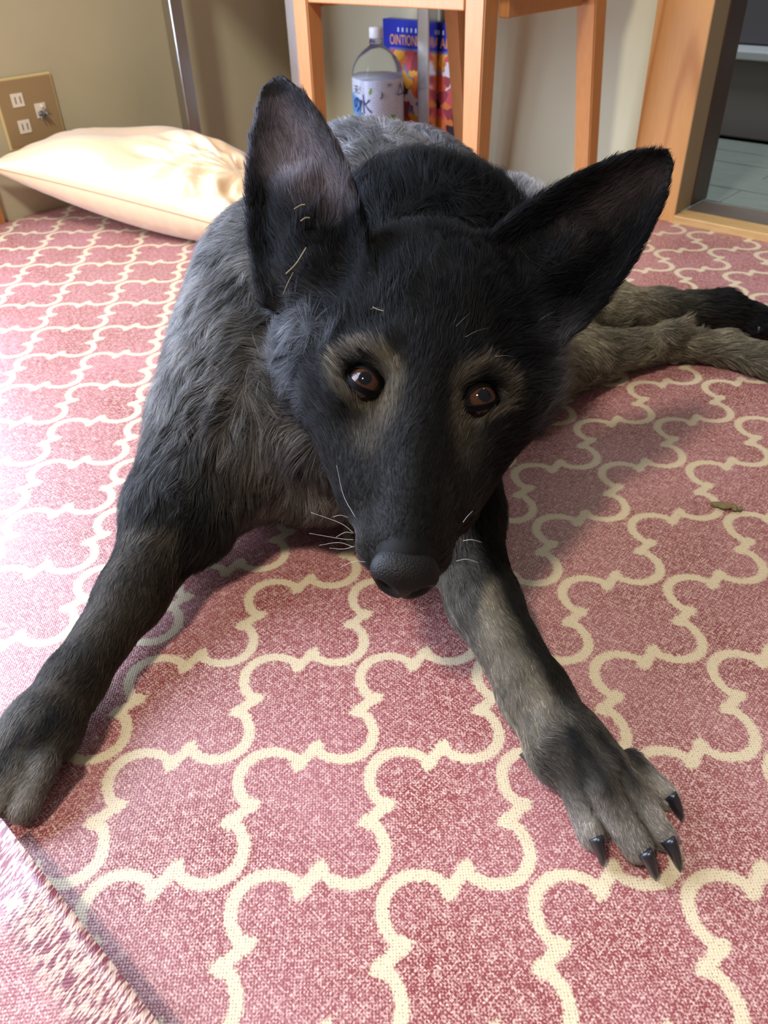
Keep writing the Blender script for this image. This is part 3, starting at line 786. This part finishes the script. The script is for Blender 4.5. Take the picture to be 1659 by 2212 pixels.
    # dark and light brindle on paws and toes, plus painted crease shade between toes
    for a_, b_2, r1, r2 in TOES:
        A, B = fl(*a_), fl(*b_2); d = nz(B-A); pr = nz(np.cross(d, (0, 0, 1)))
        q = X-A; al = q@d/np.linalg.norm(B-A); lt = np.abs(q@pr)
        put(((lt < .012) & (al > -1.1) & (al < .55) & (X[:, 2] > .018))*np.exp(-(lt/.0055)**2)*np.clip((.55-al)*2, 0, 1)*.85, (.009, .0088, .0095))
        put(np.exp(-((al-.85)/.45)**2)*(lt < .014)*np.exp(-(lt/.011)**2)*(.75), (.36, .32, .285))
    dts = np.sort(np.array([dist(('rc', (fl(*q[0]), fl(*q[1]), q[2], q[3])), X) for q in TOES]), 0)
    put(((dts[0] < .006) & (X[:, 2] > .006))*np.exp(-((dts[1]-dts[0])/.0022)**2)*.8, (.018, .014, .012))  # crease shade painted into the coat colour where two toes meet
    put(blob(X, fl(62, 1672, .036), (.012, .016, .010))*.75, (.30, .29, .28))
    put(blob(X, fl(1335, 640, .07), (.05, .05, .03))*.6, (.30, .25, .17))
    put(blob(X, fl(1350, 740, .02), (.10, .04, .02))*.3, (.01, .01, .01))
    put(blob(X, fl(1500, 702, .05), (.10, .03, .02))*.5, (.20, .165, .115))
    put(blob(X, at(430, 1030, .72), (.05, .05, .05))*.6, (.012, .0115, .012))
    put(blob(X, at(500, 930, .70), (.05, .05, .05))*.35, (.03, .024, .018))
    n = snoise(X, 60, 21)*.5+snoise(X, 150, 22)*.6+snoise(X, 330, 23)*.35
    k_ = np.clip((L-.008)/.015, .3, 1)
    col = col*np.exp(.75*k_*np.clip(n, -1.3, 1.3))[:, None]
    return col, L, lay
EAR_SIDE = 1.
col, L_, lay_, fl_, sp_ = blend(VV)
col, L_, lay_ = paint(VV, col, L_, lay_)
ca = me.color_attributes.new('coat', 'FLOAT_COLOR', 'POINT')
ca.data.foreach_set('color', np.concatenate([col*.55, np.ones((len(col), 1))], 1).astype(np.float32).ravel())
SKIN, t, b = newmat('dog_skin', .75, (.02, .02, .02), spec=.2)
an = t.nodes.new('ShaderNodeAttribute'); an.attribute_name = 'coat'; t.links.new(an.outputs['Color'], b.inputs['Base Color'])
base = fl(700, 900, 0.)
dog = empty('dog', base)
tag(dog, 'black and grey shepherd dog lying on the rugs, head lowered, front legs splayed', 'dog')
IM = Matrix.Translation(-Vector(base))
body = link('body', me, SKIN, dog, True); body.location = -Vector(base)

# ---- fur
HAIR = bpy.data.materials.new('fur'); HAIR.use_nodes = True; t = HAIR.node_tree
t.nodes.remove(t.nodes['Principled BSDF'])
hb_ = t.nodes.new('ShaderNodeBsdfHairPrincipled'); hb_.model = 'CHIANG'; hb_.parametrization = 'COLOR'
hb_.inputs['Roughness'].default_value = .42; hb_.inputs['Radial Roughness'].default_value = .6; hb_.inputs['IOR'].default_value = 1.34; hb_.inputs['Coat'].default_value = 0.
an = t.nodes.new('ShaderNodeAttribute'); an.attribute_name = 'tint'
t.links.new(an.outputs['Color'], hb_.inputs['Color'])
df_ = t.nodes.new('ShaderNodeBsdfDiffuse'); df_.inputs['Roughness'].default_value = .4; t.links.new(an.outputs['Color'], df_.inputs['Color'])
mx_ = t.nodes.new('ShaderNodeMixShader'); mx_.inputs[0].default_value = .30
t.links.new(df_.outputs[0], mx_.inputs[1]); t.links.new(hb_.outputs[0], mx_.inputs[2]); t.links.new(mx_.outputs[0], t.nodes['Material Output'].inputs['Surface'])

def grow(FUR=1.):
    tri = np.concatenate([Q[:, [0, 1, 2]], Q[:, [0, 2, 3]]])
    a, b, c = VV[tri[:, 0]], VV[tri[:, 1]], VV[tri[:, 2]]
    ar = .5*np.linalg.norm(np.cross(b-a, c-a), axis=1)
    Lt = L_[tri].mean(1); zt = (a[:, 2]+b[:, 2]+c[:, 2])/3
    nt = NV[tri].mean(1); ct = (a+b+c)/3
    face = ((ct-EYE)*nt).sum(1)/np.linalg.norm(ct-EYE, axis=1)
    dens = 2.6/(Lt*.00023)*np.where(zt < .006, .05, 1)*np.where(face > .55, .35, 1.)*FUR
    dens = np.minimum(dens, 3.2e6)
    far = np.linalg.norm(ct-EYE, axis=1); dens *= np.where(far > .95, .55, 1)
    for (c0, e, t0, b0, s0) in EYES:
        q = ct-c0; el_ = np.hypot(q@t0/.0155, (q@b0)/.0098); dens *= np.where((el_ < 1) & (q@e > -.005), 0, 1)
    ncl = hp(0, .136, -.014); dens *= np.where((((ct-ncl)@HR.T/np.array((.026, .020, .024)))**2).sum(1) < 1, 0, 1)
    ex = ar*dens; n = int(ex.sum()); cs = np.cumsum(ex); idx = np.searchsorted(cs, rng.random(n)*cs[-1]); idx = np.minimum(idx, len(tri)-1)
    u, v = rng.random(n), rng.random(n); f = u+v > 1; u[f], v[f] = 1-u[f], 1-v[f]
    R = a[idx]+u[:, None]*(b[idx]-a[idx])+v[:, None]*(c[idx]-a[idx])
    ww = np.stack([1-u-v, u, v], 1)
    mixv = lambda arr: (arr[tri[idx]]*(ww[..., None] if arr.ndim > 1 else ww)).sum(1)
    NR = mixv(NV); NR /= np.linalg.norm(NR, axis=1, keepdims=True)
    col, L, lay, flow, spv = blend(R, .014)
    col, L, lay = paint(R, col, L, lay)
    fl2 = flow-NR*(flow*NR).sum(1, keepdims=True)
    # wandering partings
    j = np.stack([snoise(R, 70, 31), snoise(R, 70, 32), snoise(R, 70, 33)], -1)*(.25+.35*np.clip((L-.012)/.012, 0, 1))[:, None]+np.stack([snoise(R, 230, 41), snoise(R, 230, 42), snoise(R, 230, 43)], -1)*(.22+.35*np.clip((L-.012)/.012, 0, 1))[:, None]
    fl2 = fl2/np.maximum(np.linalg.norm(fl2, axis=1, keepdims=True), 1e-6)+j
    fl2 -= NR*(fl2*NR).sum(1, keepdims=True); fl2 /= np.maximum(np.linalg.norm(fl2, axis=1, keepdims=True), 1e-6)
    L = L*(.65+.6*rng.random(n))
    ly = np.clip(lay+.08*rng.normal(size=n), .2, .95)
    d0 = NR*(1-ly)[:, None]*1.15+fl2*ly[:, None]; d0 /= np.linalg.norm(d0, axis=1, keepdims=True)
    d1 = NR*((1-ly)*.35)[:, None]+fl2; d1[:, 2] -= .25*np.clip(L/.03, 0, 1); d1 /= np.linalg.norm(d1, axis=1, keepdims=True)
    K = 5; pts = np.zeros((n, K, 3)); pts[:, 0] = R-NR*.0006
    for k in range(1, K):
        w = k/(K-1); d = d0*(1-w)+d1*w; pts[:, k] = pts[:, k-1]+d*(L/(K-1))[:, None]
    # clumps: tips drawn to the tip of the nearest leader strand in a jittered cell
    cell = np.clip(L*.34, .0018, .010); lev = np.round(np.log2(cell/.0022)*1.0).astype(int); cs_ = .0022*2.0**lev
    key = np.floor(R/cs_[:, None]+.5*np.sin(R*310)).astype(np.int64)
    hk = key[:, 0]*73856093 ^ key[:, 1]*19349663 ^ key[:, 2]*83492791 ^ lev*2654435
    un, inv = np.unique(hk, return_inverse=True)
    m = np.zeros((len(un), 3)); ct2 = np.bincount(inv)
    for i in range(3): m[:, i] = np.bincount(inv, pts[:, -1, i])/ct2
    mr = np.zeros((len(un), 3))
    for i in range(3): mr[:, i] = np.bincount(inv, pts[:, 0, i])/ct2
    cl = .5*rng.random(len(un))[inv]+.10
    okc = (np.linalg.norm(m[inv]-pts[:, -1], axis=1) < cs_*1.6)
    for k in range(1, K):
        w = (k/(K-1))**1.3*cl*okc
        tgt = m[inv]*(k/(K-1))+mr[inv]*(1-k/(K-1))
        pts[:, k] = pts[:, k]*(1-w[:, None])+tgt*w[:, None]
    pts += rng.normal(size=pts.shape)*(.00012+.008*L[:, None, None])*np.linspace(0, 1, K)[None, :, None]
    pts[..., 2] = np.maximum(pts[..., 2], .0012)
    cb = (.75+.5*rng.random(len(un)))[inv]
    br = cb*np.exp(spv*.55*rng.normal(size=n)); col = np.clip(col*br[:, None], .0006, .9)
    wh = rng.random(n) < .006; col[wh] = np.maximum(col[wh], (.05, .047, .042))
    rad = np.where(np.linalg.norm(R-EYE, axis=1) > .95, .00021, .000125)*np.clip(L/.012, .8, 1.15)
    hc = bpy.data.hair_curves.new('coat')
    hc.add_curves([K]*n)
    hc.attributes['position'].data.foreach_set('vector', (pts-base).astype(np.float32).ravel())
    ra = hc.attributes.get('radius') or hc.attributes.new('radius', 'FLOAT', 'POINT')
    ra.data.foreach_set('value', (rad[:, None]*np.array([1., 1., .85, .6, .15])[None]).astype(np.float32).ravel())
    ta = hc.attributes.new('tint', 'FLOAT_COLOR', 'CURVE')
    ta.data.foreach_set('color', np.concatenate([col, np.ones((n, 1))], 1).astype(np.float32).ravel())
    hc.materials.append(HAIR)
    o = bpy.data.objects.new('coat', hc); C.objects.link(o); o.parent = dog; o['kind'] = 'stuff'
    print('strands', n, 'verts', len(VV))
grow()

# ---- eyes
SCL, _, _ = newmat('eye_white', .12, (.10, .06, .05)); 
def iris_mat():
    m, t, b = newmat('amber_iris', .06, (.2, .08, .03), spec=.25, Coat_Weight=.08, Coat_Roughness=.03)
    tc = t.nodes.new('ShaderNodeTexCoord').outputs['Object']; sp = t.nodes.new('ShaderNodeSeparateXYZ'); t.links.new(tc, sp.inputs[0])
    x, y, z = [N(t, o) for o in sp.outputs]
    r = (x*x+y*y).sqrt()
    an = noise(t, stretch(t, tc, 1, 1, .1), 900, 2)
    c = mixcol(t, ramp(t, r+an*.0012, .0052, .0062, 0., 1.), (.004, .004, .006), mixcol(t, an, srgb(40, 21, 15), srgb(78, 46, 28)))
    c = mixcol(t, ramp(t, r, .0090, .0100, 0., 1.), c, (.012, .008, .007))
    t.links.new(c, b.inputs['Base Color']); return m
IRIS = iris_mat(); LID, _, _ = newmat('black_eye_rim', .6, (.003, .0027, .0027), spec=.06)
for (c, e, t0, b0, s0) in EYES:
    gz = nz(e+HY_*.16+HX*.03)
    q = Vector(gz).to_track_quat('Z', 'Y').to_matrix().to_4x4()
    bm = bmesh.new(); bmesh.ops.create_uvsphere(bm, u_segments=48, v_segments=32, radius=.0140)
    for v in bm.verts:                                  # cornea bulge
        rr = math.hypot(v.co.x, v.co.y)
        if v.co.z > 0 and rr < .0095: v.co.z += .0010*(1-(rr/.0095)**2)
    eo = bm_obj('eye', bm, IRIS, dog, True); eo.matrix_local = IM @ Matrix.Translation(c) @ q
    # rim with an almond opening
    vs = []; fs = []; n = 48; m = 9; LS = 1 if (b0@HY_) > 0 else -1
    for j in range(m):
        w = j/(m-1)
        for i in range(n):
            th = 2*math.pi*i/n
            ca_, sa_ = math.cos(th), math.sin(th)
            up_ = sa_*LS < 0
            ax_ = .0138*ca_; ay_ = (.0042 if up_ else .0078)*sa_*(1-.2*abs(ca_)**3)
            ox_, oy_ = .0168*ca_, .0112*sa_
            X_ = ax_*(1-w)+ox_*w; Y_ = ay_*(1-w)+oy_*w
            rr = math.hypot(X_, Y_)
            z_ = math.sqrt(max(.0148**2-rr*rr, 0)) if rr < .0128 else math.sqrt(.0148**2-.0128**2)-(rr-.0128)*1.1
            z_ += .0005*math.sin(math.pi*min(w*2.2, 1))
            vs.append(c+t0*X_+b0*Y_+e*(z_))
    for j in range(m-1):
        for i in range(n): fs.append((j*n+i, j*n+(i+1) % n, (j+1)*n+(i+1) % n, (j+1)*n+i))
    lo_ = mesh_obj('eyelid', [Vector(v)-Vector(base) for v in vs], fs, LID, dog, True)
# ---- nose leather
bm = bmesh.new(); bmesh.ops.create_uvsphere(bm, u_segments=64, v_segments=48, radius=1)
for v in bm.verts:
    p = v.co.copy(); x, y, z = p
    q = Vector((x*.0215*(1+.10*z), y*.0165, z*.0165))
    for s_ in (-1, 1):
        d = (Vector((x, y, z))-Vector((s_*.50, .80, .12)).normalized()); k = math.exp(-((d.x/.24)**2+(d.z/.22)**2+(d.y/.4)**2)); q -= Vector((s_*.003, .011, -.002))*k
        d2 = (Vector((x, y, z))-Vector((s_*.92, .35, -.25)).normalized()).length; q.x -= s_*.0035*math.exp(-(d2/.20)**2)
    k = math.exp(-(x/.07)**2)*max(0, y)*(1 if z < .5 else .3); q.y -= .0012*k
    v.co = q*1.06
NOSE, t, b = newmat('nose_leather', .55, (.006, .0048, .0044), spec=.2)
tc = t.nodes.new('ShaderNodeTexCoord').outputs['Object']
vo = t.nodes.new('ShaderNodeTexVoronoi'); vo.inputs['Scale'].default_value = 750; t.links.new(tc, vo.inputs['Vector']); bump(t, b, N(t, vo.outputs['Distance']), .5, .0006)
no = bm_obj('nose', bm, NOSE, dog, True)
Mh = Matrix(((-HX[0], HY_[0], HZ[0], 0), (-HX[1], HY_[1], HZ[1], 0), (-HX[2], HY_[2], HZ[2], 0), (0, 0, 0, 1)))
no.matrix_local = IM @ Matrix.Translation(hp(0, .1345, -.0165)) @ Mh
# ---- claws
CLAW, _, _ = newmat('black_claw', .3, (.014, .014, .018)); CLAWP, _, _ = newmat('pale_claw', .3, (.45, .42, .42))
def claw(a, b, r, mat):
    a, b = np.array(a), np.array(b); d = b-a; mid = (a+b)/2+np.array([0, 0, .22*np.linalg.norm(d)])
    vs = []; fs = []; n, m = 10, 8
    for j in range(m):
        w = j/(m-1); c = a*(1-w)**2+2*mid*w*(1-w)+b*w*w; tn = nz(2*(1-w)*(mid-a)+2*w*(b-mid)); s = nz(np.cross(tn, (0, 0, 1))); u = np.cross(s, tn)
        for i in range(n):
            th = 2*math.pi*i/n; rr = r*(1-w)**.55+.0002
            vs.append(c+(s*math.cos(th)*.72+u*math.sin(th)*1.15)*rr-base)
    for j in range(m-1):
        for i in range(n): fs.append((j*n+i, j*n+(i+1) % n, (j+1)*n+(i+1) % n, (j+1)*n+i))
    fs += [tuple(range(n))[::-1], tuple((m-1)*n+i for i in range(n))]
    o = mesh_obj('claw', vs, fs, mat, dog, True); return o
for a_, b_2, k in (((1282, 1808, .017), (1300, 1870, .0022), 0), ((1386, 1840, .018), (1413, 1900, .0022), 0), ((1436, 1812, .018), (1465, 1880, .0022), 0), ((1440, 1718, .015), (1468, 1772, .0022), 0),
                   ((1128, 1622, .016), (1158, 1674, .003), 0), ((50, 1740, .012), (38, 1770, .006), 0), ((118, 1628, .014), (122, 1662, .003), 0), ((-8, 1732, .014), (-14, 1752, .008), 0)):
    A_, B_ = fl(*a_)+np.array([0, 0, .004]), fl(*b_2); claw(A_+(B_-A_)*.12, B_+(B_-A_)*.10*np.array([1, 1, 0]), .0058, CLAW)
for a_, b_2 in (((1690, 700, .012), (1722, 706, .003)), ((1680, 722, .010), (1712, 730, .003)), ((1630, 680, .022), (1652, 692, .012)), ((1636, 712, .016), (1662, 722, .008))):
    claw(fl(*a_), fl(*b_2), .0040, CLAWP)
# ---- whiskers: a few countable long hairs
BRW, _, _ = newmat('brow_hair_tan', .5, (.16, .14, .11)); WHI, _, _ = newmat('whisker_white', .4, (.55, .55, .58))
def whisker(p, name='whisker', r=.00022, mat=WHI, fade=.25):
    tube(name, smooth_path(p, 6), r, mat, dog, 5, fade, off=base)
for q in (((768, 1118), (742, 1070), (727, 1005)), ((765, 1152), (735, 1130), (672, 1107)), ((752, 1118), (735, 1113), (718, 1117)), ((764, 1166), (738, 1164), (668, 1152)),
          ((764, 1182), (732, 1172), (690, 1178)), ((766, 1180), (742, 1186), (712, 1184)), ((790, 1214), (765, 1213), (735, 1226)), ((762, 1152), (746, 1150), (726, 1160)),
          ((1000, 1168), (1020, 1166), (1042, 1172)), ((985, 1212), (1008, 1208), (1036, 1216)), ((1000, 1128), (1010, 1115), (1021, 1104))):
    z0 = .520
    whisker([at(*q[0], z0), at(*q[1], z0-.003), at(*q[2], z0-.002)])
for q in (((852, 770), (850, 782), (848, 795)), ((985, 705), (1000, 690), (1015, 676)), ((1005, 728), (1030, 715), (1055, 708)), ((1070, 770), (1090, 768), (1110, 770)), ((800, 668), (815, 664), (830, 668))):
    z0 = .527
    whisker([at(*q[0], z0), at(*q[1], z0-.002), at(*q[2], z0-.002)], 'brow_hair', .00011, BRW)
STRAW, _, _ = newmat('straw_bit', .7, srgb(96, 80, 56))
# bits of dry grass caught beside the ear are things of their own
for i, (q, lb) in enumerate(((((618, 592), (640, 570), (662, 535)), 'long curved straw of dry grass caught in the fur under the tall ear'), (((636, 452), (650, 444), (660, 442)), 'short dry grass bit, upper of two lying crosswise on the ear base'),
                         (((650, 478), (660, 471), (670, 471)), 'short dry grass bit, lower of two lying crosswise on the ear base'), (((612, 636), (622, 612), (634, 588)), 'thin dark straw hanging below the long curved one by the ear'),
                         (((805, 663), (815, 668), (830, 672)), 'tiny straw bit on the dark forehead above the brighter eye'))):
    pp_ = []
    for qq in q:
        r = ray(*qq); ts = np.linspace(.46, .75, 300); dd = sample(EYE+r*ts[:, None]); hit = np.argmax(dd < .0095) if (dd < .0095).any() else 150
        pp_.append(EYE+r*ts[hit])
    tag(tube('grass_bit', smooth_path(pp_), .0007 if i < 3 else .0004, STRAW), lb, 'straw')
